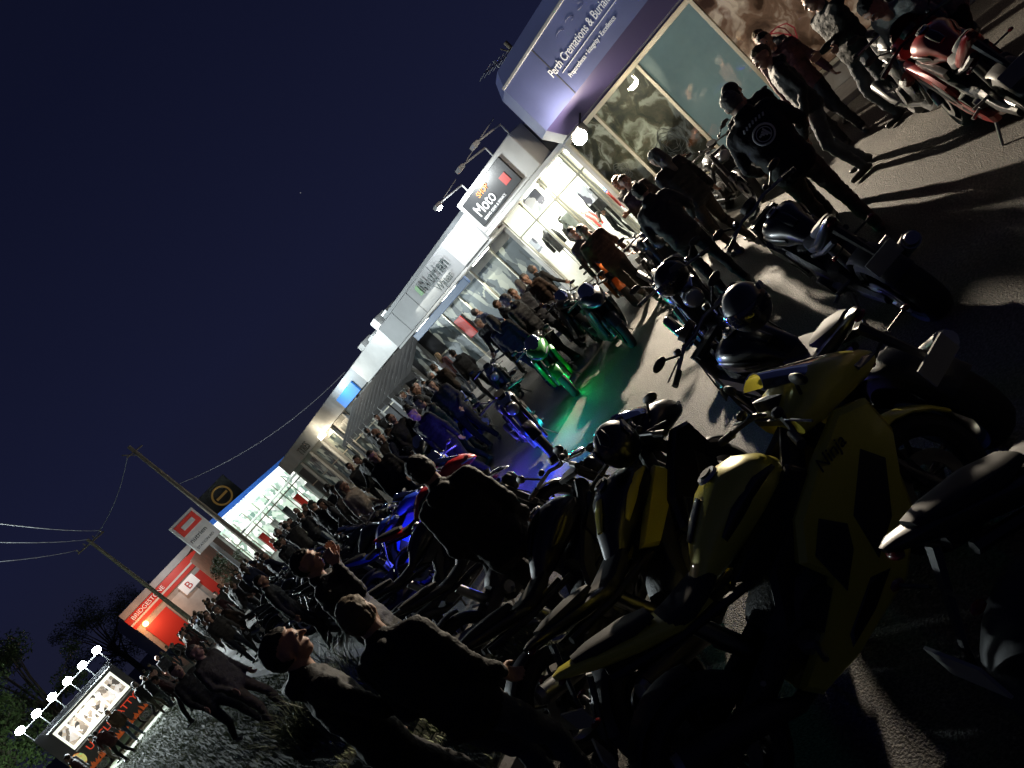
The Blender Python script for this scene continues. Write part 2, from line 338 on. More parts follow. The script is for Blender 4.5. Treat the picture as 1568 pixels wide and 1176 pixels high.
# --- rural water supplier
nb=empty("water_supplies_shop_building")
box("fascia",nb,12.8,13.3,13.155,20.0,2.8,3.72,M_grey,.02)
box("fascia_light_part",nb,12.76,12.797,13.2,14.6,2.82,3.70,M_white,.01)
for y in(15.8,17.4,18.7): box("fascia_joint",nb,12.79,12.8,y,y+.02,2.82,3.70,M_roof,0)
box("roof",nb,13.3,22,13.3,20.0,2.9,3.9,M_roof)
box("soffit",nb,12.8,14.2,13.16,20.0,2.72,2.797,M_white)
text("Nutrien",.58,(12.75,16.7,3.22),nb,M_txtk,sx=.95);text("Water",.36,(12.75,16.15,2.9),nb,M_txtk)
quad("leaf_mark",nb,[(12.745,16.92,3.25),(12.745,16.73,3.25),(12.745,16.7,3.6),(12.745,16.9,3.55)],M_green)
box("wall",nb,14.4,22,13.45,20,.1,2.9,M_wall)
M_dim=emis_var("dim_display",(.01,.015,.015),(.34,.36,.30),2.6,.3,(.05,.07,.08),(1,1.6,1))
for i in range(5):
    y0=13.6+i*1.28
    quad("window",nb,[(14.1,y0+1.2,.5),(14.1,y0,.5),(14.1,y0,2.45),(14.1,y0+1.2,2.45)],M_dim)
    box("mullion",nb,14.06,14.13,y0-.07,y0-.01,.1,2.72,M_alu,.004)
box("stall_riser",nb,14.08,14.395,13.5,20,.1,.48,M_wall)
box("red_panel",nb,14.02,14.055,18.0,18.5,1.2,2.0,M_red);box("blue_sign_box",nb,13.2,13.3,15.5,19.5,2.45,2.7,mat("blue_strip",(.03,.08,.2),.5,emit=(.05,.2,.5),es=.10))
for y in(14.3,16.5,18.7): box("soffit_light",nb,13.5,13.62,y,y+.9,2.69,2.716,M_tube,0)
lamp("shopfront_spill",'AREA',(13.5,16.5,2.6),140,(1,.98,.85),2.5,(11.5,16.5,0),nb)
lamp("fascia_wash",'SPOT',(11.8,14.4,4.4),210,(.97,1,1),.06,(12.9,16.2,3.1),nb,160)
def unit(name,x,y0,y1,h,fm,wm,n,depth=12):
    u=empty(name)
    box("walls",u,x+.4,x+depth,y0,y1,0,h-.3,wm);box("parapet",u,x,x+.38,y0,y1,h-1.0,h,fm,.02);box("roof",u,x+.39,x+depth,y0,y1,h-.29,h-.1,M_roof)
    L=(y1-y0)/n
    for i in range(n):
        a0=y0+i*L+.3;a1=a0+L-.6
        mm=M_dim if random.random()<.6 else M_dark
        quad("window",u,[(x+.37,a1,.3),(x+.37,a0,.3),(x+.37,a0,h-1.3),(x+.37,a1,h-1.3)],mm)
        box("pier",u,x+.2,x+.36,a0-.2,a0-.02,0,h-1.02,fm)
        box("window_bar",u,x+.33,x+.365,a0,a1,(h-1.3)*.55,(h-1.3)*.55+.06,M_alu,0)
    return u
u1=unit("white_industrial_building",14.6,20.6,26.5,3.9,M_white,M_dark,4)
for i in range(5): box("roof_unit",u1,14.9,15.5,20.9+i*1.0,21.4+i*1.0,3.8,4.05+.14*(i%3),M_white,.02)
M_awn=mat("dark_awning",(.018,.014,.012),.95,nscale=3,namt=.4)
b=MB()
for i in range(14):
    y0=20.3+i*.6
    b.add([(12.6,y0,1.95),(12.6,y0+.57,1.95),(14.5,y0+.6,2.85),(14.5,y0,2.85),(12.6,y0,1.75+.05*(i%2)),(12.6,y0+.57,1.75+.05*(i%2)),(13.55,y0+.28,2.43)],[(0,1,6),(1,2,6),(2,3,6),(3,0,6),(4,5,1,0)],0)
obj("verandah_awning",b.mesh("aw",[M_awn],False),parent=u1)
for y in(20.4,23.2,26.,28.6): pipe("awning_post",u1,[(12.65,y,0),(12.65,y,1.9)],.04,M_dark)
lamp("unit_light",'POINT',(13.9,22.8,4.3),110,(.85,.95,1),.08,par=u1);lamp("unit_light",'POINT',(14.2,27.2,3.6),50,(1,1,.9),.08,par=u1)
u2=unit("long_warehouse_building",15.5,28,44,4.0,M_grey,M_wall,7)
box("blue_sign",u2,15.4,15.49,29,31.4,3.0,3.6,mat("blue_lit",(.03,.2,.6),.5,emit=(.05,.25,.8),es=.4))
text("TYRES",.7,(15.48,40,3.15),u2,M_txtk)
box("wall_lamp",u2,15.2,15.45,35.4,35.8,2.9,3.15,mat("warm_lamp",(1,.9,.7),.5,emit=(1,.86,.55),es=40))
lamp("wall_light",'POINT',(15.0,35.6,2.9),200,(1,.85,.6),.1,par=u2)
lamp("wall_light",'POINT',(14.6,30,3.9),110,(.8,.95,1),.1,par=u2)
# --- service station (skillion front)
ss=empty("service_station_building")
M_ss=emis_var("station_interior",(.5,.62,.5),(1,1,.95),2.6,1.8,(.10,.17,.14),(1.2,1,.8))
ssb=mat("station_blue",(.03,.12,.5),.5,emit=(.04,.16,.6),es=.45)
Y=60
quad("shop_front",ss,[(13.8,Y,0),(23,Y,0),(23,Y,4.1),(13.8,Y,4.7)],M_ss)
quad("lit_fascia",ss,[(13.6,Y-.5,4.3),(23.2,Y-.5,3.7),(23.2,Y-.5,4.3),(13.6,Y-.5,5.1)],mat("lit_white",(.9,.9,.9),.5,emit=(.85,.97,1),es=1.9))
quad("blue_band",ss,[(13.5,Y-.52,5.1),(23.3,Y-.52,4.3),(23.3,Y-.52,4.6),(13.5,Y-.52,5.55)],ssb)
quad("roof",ss,[(13.5,Y-.52,5.55),(23.3,Y-.52,4.6),(23.3,Y+14,4.6),(13.5,Y+14,5.55)],M_roof)
box("side_wall",ss,13.4,13.58,Y-.5,Y+14,0,5.0,M_wall)
for i in range(9): box("mullion",ss,13.9+i*1.1,13.98+i*1.1,Y-.08,Y-.02,0,4.1,M_alu,0)
box("transom",ss,13.8,23,Y-.09,Y-.03,2.5,2.62,M_alu,0)
box("canopy",ss,14.5,21,Y-3.2,Y-.6,2.9,3.05,M_white)
for i in range(5): box("fuel_pump",ss,15+i*1.4,15.5+i*1.4,Y-2,Y-1.6,0,1.8,(M_red,M_white,M_dark)[i%3])
text("24 FOOD MART",.42,(14.5,Y-.56,4.62),ss,mat("blue_letter",(.02,.1,.6),.5),'Y')
lamp("canopy_light",'AREA',(17,56,5),900,(.85,1,.92),4,(16,54,0),ss)
rb=empty("round_logo_billboard")
box("panel",rb,15.1,17.9,61,61.2,5.1,7.5,M_dark);box("post_1",rb,15.4,15.6,61.05,61.15,0,5.1,M_dark);box("post_2",rb,17.3,17.5,61.05,61.15,0,5.1,M_dark)
b=MB();b.tube([(16.5+.78*math.cos(t),60.95,6.3+.78*math.sin(t)) for t in [i*2*math.pi/28 for i in range(29)]],.08,0,6,False);obj("ring",b.mesh("r",[mat("tan_logo",(.35,.2,.06),.5,emit=(.5,.3,.08),es=.12)]),parent=rb)
box("ring_bar",rb,15.95,17.05,60.9,60.98,6.2,6.4,MATS["tan_logo"])
# --- tyre shop
ty=empty("tyre_shop_building");Y=80
box("walls",ty,6.8,20,Y,Y+14,0,6.4,M_wall)
box("grey_parapet",ty,6.75,20,Y-.2,Y-.02,5.9,6.6,M_grey)
box("red_fascia",ty,6.7,16.8,Y-.25,Y-.21,4.5,5.85,M_red);box("white_stripe",ty,6.7,16.8,Y-.35,Y-.255,4.9,5.1,M_white,0)
text("BRIDGESTONE",.6,(7.2,Y-.4,5.25),ty,M_txtw,'Y')
for i in range(3): box("roller_door",ty,7.3+i*3.1,9.9+i*3.1,Y-.1,Y-.02,0,3.9,M_white if i%2 else M_red)
box("sign_box",ty,11.8,13.6,Y-.5,Y-.36,3.1,4.3,mat("lit_sign_white",(.8,.8,.8),.5,emit=(.9,.9,.9),es=.3));text("B",1.1,(12.3,Y-.55,3.3),ty,M_red,'Y')
lamp("tyre_light",'POINT',(8,Y-3,4.2),420,(1,.45,.22),.2,par=ty);lamp("tyre_light",'POINT',(13,Y-4,6.5),420,(1,.95,.9),.2,par=ty)
b=MB();b.ell((7.6,Y-.6,4.2),(.25,.2,.25),0);obj("lamp",b.mesh("l",[mat("orange_lamp",(1,.5,.2),.5,emit=(1,.35,.1),es=30)]),parent=ty)
# --- pylon sign
ps=empty("pylon_sign")
box("post",ps,7.85,8.05,37.0,37.15,0,3.7,M_grey);box("cabinet",ps,7.25,8.65,36.95,37.2,3.5,5.4,M_white)
box("upper_red",ps,7.37,8.53,36.9,36.945,4.6,5.25,M_red);box("ring",ps,7.6,8.3,36.86,36.895,4.8,5.05,M_white);text("nutrien",.34,(7.37,36.93,4.1),ps,M_txtk,'Y');text("STATION RD",.18,(7.35,36.93,3.7),ps,M_txtk,'Y')
lamp("pylon_light",'SPOT',(7.6,34.5,3.2),45,(1,1,1),.05,(8.,37,4.6),ps,70)
# --- poles & wires
M_wood=mat("pole_timber",(.2,.17,.13),.85,nscale=6,namt=.3)
poles=[(8.7,35.6,9.3),(6.2,48,9.3),(24,16.3,7.6)]
for(x,y,h)in poles:
    po=empty("power_pole");b=MB();b.tube([(x,y,0),(x,y,h)],[.15,.09],0,10);obj("shaft",b.mesh("s",[M_wood]),parent=po)
    dx,dy=(.9,.25)
    if y>40: 
        b=MB();b.tube([(x-dx,y-dy,h-.3),(x+dx,y+dy,h-.3)],.05,0,6)
        for t in(-.9,-.35,.35,.9): b.tube([(x+dx*t,y+dy*t,h-.28),(x+dx*t,y+dy*t,h-.05)],.035,0,6)
    else:
        b=MB();b.tube([(x-.45,y-.1,h-.35),(x+.45,y+.1,h-.35)],.035,0,6);b.tube([(x-.1,y,h-.5),(x-.5,y,h-.1)],.03,0,6)
    obj("crossarm",b.mesh("c",[M_wood]),parent=po)
b=MB()
def wire(a0,a1,sag):
    a0=Vector(a0);a1=Vector(a1);b.tube([a0.lerp(a1,t/12)-Vector((0,0,sag*4*(t/12)*(1-t/12))) for t in range(13)],.015,0,4)
for t in(-.9,.1,.9): wire((6.2+.9*t,48+.25*t,9.2),(-2.6+1.2*t,12+.3*t,9.9),.6)
for t in(-.4,): wire((8.7+.9*t,35.6+.25*t,9.0),(6.2+.9*t,48+.25*t,9.0),.4)
wire((8.7,35.6,6.5),(14.,26,3.9),.5);wire((6.2,48,8.6),(10,79,6.0),.6)
obj("power_lines",b.mesh("power_lines",[mat("wire",(.25,.25,.27),.5)]))
# --- food truck
ft=empty("food_truck");Y=40;x0,x1=-2.3,1.7
box("body",ft,x0,x1,Y,Y+2.2,.55,3.35,mat("truck_black",(.03,.03,.035),.4));
box("hatch_interior",ft,x0+.6,x1-.3,Y-.03,Y-.005,1.75,2.95,mat("hatch_back",(.5,.5,.45),.6,emit=(.9,.95,.8),es=1.3),0)
M_menu=emis_var("menu_board",(.03,.03,.03),(.9,.9,.9),5,.8,(.6,.5,.4))
for i in range(6): box("menu_board",ft,x0+.7+i*.5,x0+1.1+i*.5,Y-.08,Y-.035,1.9,2.8,M_menu,0)
box("hatch_awning",ft,x0+.5,x1-.2,Y-1.0,Y-.01,3.05,3.1,M_grey);box("counter",ft,x0+.6,x1-.3,Y-.35,Y-.01,1.62,1.68,M_grey)
text("UNCLE FATTY'S",.42,(x0+.9,Y-.03,1.2),ft,mat("truck_red",(.7,.05,.02),.5,emit=(.9,.08,.03),es=.5),'Y',.02)
b=MB()
for i in range(34):
    x=x0+.2+i*.112;h_=.10+.22*random.random();b.tube([(x,Y-.02,.56),(x+.05*random.uniform(-1,1),Y-.02,.58+h_*.5),(x+.08*random.uniform(-1,1),Y-.02,.62+h_)],[.07,.05,.006],0,6,flat=.2)
obj("flame_graphic",b.mesh("f",[mat("flame_orange",(.6,.12,.02),.5,emit=(.7,.12,.02),es=.2)]),parent=ft)
b=MB();b.ell((x0+.35,Y-.03,1.3),(.33,.03,.36),0);obj("round_mascot",b.mesh("m",[emis_var("mascot",(.7,.2,.05),(.3,.7,.3),6,.5,(.8,.7,.2))]),parent=ft)
b=MB()
for wx in(x0+.8,x1-.8): b.wheel((wx,Y+.1,.36),.36,.22,0,1,1)
obj("wheels",b.mesh("w",[mat("tyre",(.02,.02,.02),.8),M_grey]),parent=ft)
pipe("roof_rail",ft,[(x0-.1,Y,3.95),(x1+.2,Y,3.95)],.03,M_grey)
M_led=mat("led_flood",(1,1,1),.5,emit=(.85,.97,1),es=140)
for i in range(6):
    x=x0+.05+i*.8
    pipe("light_post",ft,[(x,Y,3.3),(x,Y,4.0)],.02,M_grey);box("led_head",ft,x-.16,x+.16,Y-.06,Y+.04,3.93,4.2,M_dark)
    b=MB();b.ell((x,Y-.09,4.07),(.19,.05,.16),0);obj("led_lens",b.mesh("l",[M_led]),parent=ft)
for x in(x0+.2,x0+3.6): lamp("led_light",'SPOT',(x,Y-.25,4.05),9500,(.85,.97,1),.12,(x,Y-16,0),ft,140)
lamp("hatch_light",'AREA',(x0+2,Y-.4,2.9),80,(1,.95,.85),1,(x0+2,Y-2,0),ft)
lamp("side_light",'POINT',(-3.4,Y+3,3.9),600,(.7,1,.75),.1,par=ft)
# --- trees
M_leaf=mat("foliage",(.07,.10,.035),.6,nscale=1.2,namt=.5)
M_bark=mat("bark",(.12,.10,.08),.9,nscale=8,namt=.4)
def tree(x,y,h,r,name="tree",n=5200):
    t=empty(name);b=MB();b.tube([(x,y,0),(x+.1,y,h*.3),(x-.1,y+.1,h*.55)],[.03*h+.03,.03*h,.02*h],0,10)
    cl=[]
    for i in range(26):
        an=random.random()*6.28;q=random.random()**.6*r;z=h*random.uniform(.30,1.0);q*=math.sqrt(max(.15,1-((z/h-.62)/.42)**2))
        c=Vector((x+q*math.cos(an),y+q*math.sin(an),z));cl.append((c,random.uniform(.5,1.1)*r*.3))
        b.tube([(x,y,h*random.uniform(.25,.5)),tuple(c*.5+Vector((x,y,h*.5))*.5),tuple(c)],[.01*h,.006*h,.002*h],0,5)
    obj("trunk_and_limbs",b.mesh("t",[M_bark]),parent=t)
    V=[];Fc=[]
    for i in range(n):
        c,cr=random.choice(cl);d=Vector((random.gauss(0,1),random.gauss(0,1),random.gauss(0,.8))).normalized()*cr*random.random()**.4
        q=c+d;u=Vector((random.gauss(0,1),random.gauss(0,1),random.gauss(0,1))).normalized()*random.uniform(.05,.12)*(.6+h*.07);v=u.orthogonal().normalized()*u.length*.5;o=len(V)
        V+=[tuple(q-u),tuple(q+v),tuple(q+u),tuple(q-v)];Fc.append((o,o+1,o+2,o+3))
    me=bpy.data.meshes.new("crown");me.from_pydata(V,[],Fc);me.materials.append(M_leaf);obj("crown",me,parent=t)
tree(-4.5,50,9,3.4,n=8000);tree(-1.5,60,9.5,4,n=7000);tree(6,108,12,6.5,n=8000);tree(12,112,10,6,n=7000);tree(-10,48,8,4);tree(10.6,52,3.0,1.4,"shrub",2500)
# ------------------------------------------------------------------ motorcycles
M_tyre=mat("tyre",(.02,.02,.02),.8);M_rim=mat("rim_dark",(.03,.03,.035),.3,.6);M_chr=mat("bare_metal",(.28,.28,.28),.32,1.);M_disc=mat("brake_disc",(.35,.35,.35),.3,1.)
M_plas=mat("black_plastic",(.016,.016,.018),.5,bump=.1,bscale=300);M_seat=mat("seat_vinyl",(.015,.015,.015),.7);M_eng=mat("engine_casting",(.05,.05,.05),.5,.7,bump=.3,bscale=60)
M_tail=mat("tail_lens",(.12,.008,.008),.2);M_hl=mat("headlight_lens",(.2,.22,.25),.08,.2,coat=1)
M_plate=mat("number_plate",(.25,.25,.23),.5)
def paint(name,c): return mat(name,c,.36,.15,coat=.6,nscale=300,namt=.1)
PT={'yellow':paint("paint_yellow",(.62,.55,.06)),'black':paint("paint_black",(.007,.007,.008)),'red':paint("paint_red",(.30,.010,.010)),'green':paint("paint_green",(.015,.16,.025)),
 'blue':paint("paint_blue",(.02,.06,.5)),'grey':paint("paint_grey",(.04,.043,.047)),'orange':paint("paint_orange",(.7,.16,.02)),'white':paint("paint_white",(.4,.4,.4))}
def glow(n,c,s): return mat(n,c,.4,emit=c,es=s)
G0={'none':M_rim,'blue':glow("rim_glow_blue",(.03,.10,1),2.0),'green':glow("rim_glow_green",(.03,.6,.1),.2)}
bikecache={}
def bike_mesh(style,col,gl='none',acc='black'):
    key=(style,col,gl,acc)
    if key in bikecache: return bikecache[key]
    TY,RM,CH,DI,PA,PL,SE,EN,SC,TL,HL,AC,NP=range(13)
    mats=[M_tyre,G0[gl],M_chr,M_disc,PT[col],M_plas,M_seat,M_eng,G_dark,M_tail,M_hl,PT[acc],M_plate]
    b=MB();cr=style=='cruiser'
    b.wheel((.71,0,.30),.30,.12,TY,RM,DI);b.wheel((-.70,0,.31),.31,.18,TY,RM,DI)
    top=(.50,.98)
    for s in(-1,1):
        b.tube([(.71,s*.10,.30),(.62,s*.10,.60)],.028,CH,10);b.tube([(.62,s*.10,.58),(top[0],s*.10,top[1])],.034,PL,10)
        b.tube([(-.70,s*.115,.31),(-.45,s*.12,.36),(-.15,s*.09,.43)],[.025,.04,.045],EN,8,flat=1.5)
        b.tube([(.50,0,.88),(.3,s*.12,.78),(0,s*.13,.62),(-.15,s*.11,.42)],[.04,.04,.04,.035],PL if style=='sport' else EN,8,flat=1.4)
        b.tube([(-.1,s*.09,.66),(-.45,s*.08,.74),(-.75,s*.05,.84)],.02,PL,6)
        b.tube([(-.12,s*.14,.36),(-.16,s*.26,.34)],.014,CH,6)
        b.tube([(-.35,s*.11,.44),(-.38,s*.24,.46)],.012,CH,6)
        b.box(.655,.70,s*.105-.02,s*.105+.02,.36,.47,EN)
        b.tube([(.66,s*.12,.42),(.62,s*.15,.7),(.50,s*.13,.95)],.006,PL,5)
    def arc(c,R,w,t0,t1,mi):
        rg=[]
        for i in range(9):
            t=rad(t0+(t1-t0)*i/8);r=[]
            for k_ in range(7):
                q=math.pi*(k_/6);r.append((c[0]+(R+.02*math.sin(q))*math.cos(t),w*math.cos(q),c[2]+(R+.02*math.sin(q))*math.sin(t)))
            for k_ in range(6,-1,-1):
                q=math.pi*(k_/6);r.append((c[0]+(R-.008+.018*math.sin(q))*math.cos(t),w*.9*math.cos(q),c[2]+(R-.008+.018*math.sin(q))*math.sin(t)))
            rg.append(r)
        b.rings(rg,mi)
    arc((.71,0,.30),.315,.075,25,150,PA);arc((-.70,0,.31),.33,.085,60,150,PL)
    b.loftx([(.22,.42,.13,.12),(.16,.44,.16,.17),(0,.42,.17,.17),(-.16,.40,.15,.15),(-.22,.40,.12,.11)],EN,12,3.5)
    b.loftx([(.30,.62,.11,.07),(.24,.62,.13,.12),(.06,.62,.13,.12),(.0,.62,.1,.08)],EN,12,4)
    for i in range(6): b.box(.02,.31,-.145,.145,.52+i*.03,.532+i*.03,EN)
    for s in(-1,1): b.tube([(0,s*.15,.40),(0,s*.20,.40)],[.10,.085],EN,18);b.tube([(-.14,s*.13,.38),(-.14,s*.18,.38)],[.06,.05],CH,14)
    b.box(.34,.38,-.15,.15,.45,.74,PL)
    for q in(-.09,-.03,.03,.09): b.tube([(.3,q,.56),(.38,q,.46),(.33,q,.28),(.12,q*.5,.20),(-.15,q*.3-.04,.19)],.019,CH,8)
    if cr: 
        for q in(0,.09): b.tube([(-.1,-.13,.24+q),(-.85,-.2,.30+q)],[.035,.045],CH,12)
    else: b.tube([(-.15,-.05,.19),(-.35,-.15,.25),(-.45,-.19,.34),(-.80,-.21,.50)],[.03,.035,.052,.057],CH if style=='naked' else PL,14);b.tube([(-.80,-.21,.50),(-.83,-.212,.515)],[.05,.04],CH,12)
    b.tube([(-.70,.10,.37),(-.1,.10,.43)],.012,CH,4);b.tube([(-.70,.10,.25),(-.1,.10,.37)],.012,CH,4)
    b.tube([(-.70,.085,.31),(-.70,.105,.31)],.09,CH,20)
    b.tube([(-.30,.02,.42),(-.38,.02,.70)],[.045,.04],CH,10)
    zt=0 if not cr else -.03
    b.loftx([(.36,.85+zt,.04,.03),(.33,.865+zt,.10,.07),(.26,.885+zt,.148,.11),(.14,.90+zt,.163,.13),(.04,.885+zt,.150,.125),(-.04,.86+zt,.112,.11),(-.12,.835+zt,.092,.09),(-.20,.80+zt,.075,.05),(-.25,.79+zt,.05,.025)],PA,24,2.7)
    b.tube([(.12,0,1.03+zt),(.12,0,1.045+zt)],[.05,.045],CH,18);b.tube([(.12,0,1.044+zt),(.12,0,1.052+zt)],[.03,.028],PL,14)
    for s in(-1,1): b.loftx([(.30,.90+zt,.004,.01,s*.135),(.2,.92+zt,.008,.025,s*.158),(.05,.90+zt,.008,.03,s*.155),(-.05,.86+zt,.005,.015,s*.118)],AC,8)
    b.loftx([(.02,1.005+zt,.03,.006),(-.06,.965+zt,.035,.01),(-.14,.92+zt,.025,.006)],AC,10)
    b.loftx([(-.14,.80,.06,.03),(-.22,.785,.10,.04),(-.36,.78,.125,.04),(-.46,.80,.10,.035),(-.50,.83,.08,.03)],SE,16,3)
    if cr:
        b.loftx([(-.5,.82,.1,.04),(-.75,.86,.11,.04),(-.85,.86,.08,.03)],SE,14,3);arc((-.70,0,.31),.345,.10,20,150,PA)
    else:
        b.loftx([(-.46,.87,.05,.02),(-.56,.90,.08,.035),(-.72,.955,.062,.03),(-.80,.985,.035,.015)],SE,14,3)
        b.loftx([(-.26,.74,.09,.02),(-.42,.78,.11,.04),(-.58,.85,.095,.045),(-.74,.925,.065,.04),(-.86,.985,.04,.022),(-.90,1.0,.015,.01)],PA,16,3.2)
        b.tube([(-.80,0,.90),(-.95,0,.68),(-.98,0,.6)],[.03,.018,.012],PL,6,flat=.5)
    b.box(-1.005,-.995,-.10,.10,.58,.69,NP)
    b.ell((-.885,0,.97),(.02,.035,.014),TL,10,6)
    for s in(-1,1): b.tube([(-.88,s*.03,.82),(-.90,s*.14,.82)],.007,PL,5);b.ell((-.90,s*.15,.82),(.025,.018,.012),TL,8,5)
    hb=.98 if style=='sport' else 1.06
    for s in(-1,1):
        b.tube([(.50,0,hb),(.48,s*.12,hb+.02),(.42,s*.26,hb),(.36,s*.36,hb-.02)],.013,CH if not style=='sport' else PL,8)
        b.tube([(.40,s*.28,hb-.005),(.36,s*.38,hb-.02)],.019,PL,10)
        b.tube([(.45,s*.2,hb+.02),(.46,s*.36,hb-.005)],.006,CH,5)
        b.ell((.46,s*.17,hb+.05),(.028,.024,.022),PL,10,6)
        mx=.58 if style=='sport' else .42
        b.tube([(mx,s*.18,hb+.03),(mx-.02,s*.28,hb+.11)],.008,PL,6)
        b.ell((mx-.02,s*.32,hb+.12),(.016,.058,.030),PL,12,8)
    b.box(.46,.56,-.12,.12,.955,.985,PL)
    b.tube([(.53,0,hb+.02),(.55,0,hb+.06)],[.07,.075],PL,16)
    if style=='sport':
        b.loftx([(.99,.82,.015,.015),(.95,.84,.07,.045),(.86,.88,.13,.085),(.72,.93,.175,.11),(.58,.94,.19,.10),(.48,.93,.18,.06)],PA,20,3.)
        for s in(-1,1): b.loftx([(.965,.835,.012,.008,s*.055),(.90,.865,.032,.018,s*.095),(.83,.885,.025,.015,s*.132)],HL,10)
        rg=[]
        for i in range(7):
            t=i/6;x=.84-.26*t;z=.95+.18*t;w_=.10+.035*math.sin(t*3.1);rr=[]
            for k_ in range(9):
                q=math.pi*k_/8;rr.append((x-.06*(1-math.sin(q)),w_*math.cos(q),z+.05*math.sin(q)-.02))
            for k_ in range(8,-1,-1):
                q=math.pi*k_/8;rr.append((x-.004-.06*(1-math.sin(q)),w_*.97*math.cos(q),z+.045*math.sin(q)-.022))
            rg.append(rr)
        b.rings(rg,SC)
        for s in(-1,1):
            b.panel([(.62,.86),(.74,.80),(.72,.64),(.60,.50),(.52,.36),(.30,.23),(-.06,.20),(-.26,.22),(-.30,.29),(-.10,.36),(.10,.47),(.06,.60),(.18,.72),(.40,.80)],s*.15,s*.205,PA)
            b.panel([(.56,.70),(.60,.60),(.44,.44),(.28,.38),(.34,.56)],s*.200,s*.212,PL,.02)
            b.panel([(.24,.66),(.30,.56),(.24,.48),(.10,.40),(.12,.58)],s*.200,s*.213,PL,.015)
            b.panel([(.20,.36),(.28,.32),(.12,.27),(-.05,.25),(-.02,.29)],s*.200,s*.211,AC,.02)
            b.panel([(.34,.86),(.38,.78),(.20,.69),(-.08,.66),(-.16,.74),(.05,.80)],s*.12,s*.165,AC,.02)
        b.loftx([(.45,.30,.12,.07),(.2,.23,.14,.06),(-.1,.21,.13,.05),(-.3,.24,.08,.03)],PA,14,3)
    else:
        b.ell((.64,0,.86),(.08,.09,.09),PA if style=='naked' else CH,18,12);b.ell((.69,0,.86),(.04,.078,.078),HL,18,10)
        if style=='naked':
            for s in(-1,1): b.panel([(.40,.84),(.46,.72),(.34,.60),(.14,.62),(.16,.76)],s*.12,s*.175,PA,.02)
            b.loftx([(.74,.96,.04,.01),(.66,1.01,.09,.03),(.54,1.06,.10,.01)],SC,12)
            b.loftx([(.38,.27,.04,.03),(.2,.21,.11,.05),(-.06,.20,.10,.04)],PA,12,3)
    b.tube([(-.12,.12,.30),(-.18,.28,.02)],.012,CH,6)
    me=b.mesh("motorcycle_"+style,mats);bikecache[key]=me;return me
def bike(x,y,h,style,col,gl='none',acc='black',z=0.,lean=-7,sc=1.):
    o=obj("motorcycle",bike_mesh(style,col,gl,acc),(x,y,z));o.rotation_mode='XYZ'
    o.rotation_euler=(Matrix.Rotation(rad(h),4,'Z')@Matrix.Rotation(rad(lean),4,'X')).to_euler();o.scale=(sc,)*3;return o
def helmet_mesh(shell):
    b=MB();SH,VI=0,1
    n=28;rg=[]
    for i in range(1,16):
        ph=math.pi*i/16*.86;r=[]
        for j in range(n):
            t=2*math.pi*j/n;x=.145*math.sin(ph)*math.cos(t);y=.122*math.sin(ph)*math.sin(t);z=.135*math.cos(ph)
            if math.cos(t)>.2 and z<-.02: x*=1.12
            r.append((x,y,z))
        rg.append(r)
    b.rings(rg,SH)
    rg=[]
    for i in range(5):
        z=-.035+.075*i/4;r=[];s_=math.sqrt(1-(z/.135)**2)
        for j in range(13):
            t=-1.15+2.3*j/12;r.append((.153*s_*math.cos(t)+.012,.128*s_*math.sin(t),z))
        for j in range(12,-1,-1):
            t=-1.15+2.3*j/12;r.append((.143*s_*math.cos(t)+.01,.120*s_*math.sin(t),z))
        rg.append(r)
    b.rings(rg,VI)
    b.tube([(-.06,0,.128),(-.13,0,.09),(-.165,0,.05)],[.02,.035,.01],SH,8,flat=.5)
    for s in(-1,1): b.tube([(.05,s*.125,.0),(.05,s*.135,.0)],[.022,.018],VI,12);b.panel([(-.08,.06),(.0,.08),(.03,.05),(-.03,.02),(-.10,.0)],s*.105,s*.121,2,.005)
    return b.mesh("helmet",[shell,mat("visor",(.01,.012,.03),.08,coat=1),mat("helmet_graphic",(.10,.10,.11),.3,coat=1)])
HM=[helmet_mesh(PT['black']),helmet_mesh(PT['grey']),helmet_mesh(PT['white'])]
def helmet(x,y,z,h,k=0): obj("motorcycle_helmet",HM[k],(x,y,z),(rad(random.uniform(-8,8)),rad(random.uniform(-10,5)),rad(h)))
B=bike
yb=B(1.66,1.98,-30,'sport','yellow')
c=bpy.data.curves.new("fairing_lettering",'FONT');c.body="Ninja";c.size=.075;c.shear=.3;c.extrude=.002;c.materials.append(M_plas)
o=bpy.data.objects.new("fairing_lettering",c);COL.objects.link(o);o.parent=yb;o.rotation_euler=(rad(90),0,0);o.location=(.38,-.213,.76)
B(2.0,2.85,4,'sport','black',acc='yellow');B(2.0,3.60,-4,'naked','black')
helmet(2.25,2.80,1.13,40,0);helmet(3.0,2.15,1.13,200,1)
B(3.15,2.25,62,'naked','black');B(2.0,.62,-28,'sport','black')
B(4.65,2.45,40,'naked','black');helmet(4.4,3.45,1.15,150,0);B(5.0,4.1,222,'naked','black')
B(6.35,1.55,24,'sport','red');B(7.4,.9,30,'sport','red');B(7.6,2.35,205,'naked','grey')
B(7.5,7.4,230,'sport','grey');B(7.1,8.55,228,'sport','green','green');B(5.35,7.8,235,'naked','black','blue');B(4.85,9.45,238,'sport','blue')
B(7.9,6.2,228,'naked','black')
for i,(x,y,c,s)in enumerate([(9.9,5.0,'black','naked'),(9.9,5.8,'grey','cruiser'),(9.8,6.6,'black','naked'),(9.4,8.3,'orange','sport'),(8.8,9.2,'black','sport'),(8.4,10.0,'grey','sport'),(8.,11,'black','naked'),(7.4,11.9,'blue','sport'),(7,13,'black','sport')]): B(x,y,random.uniform(215,235),s,c)
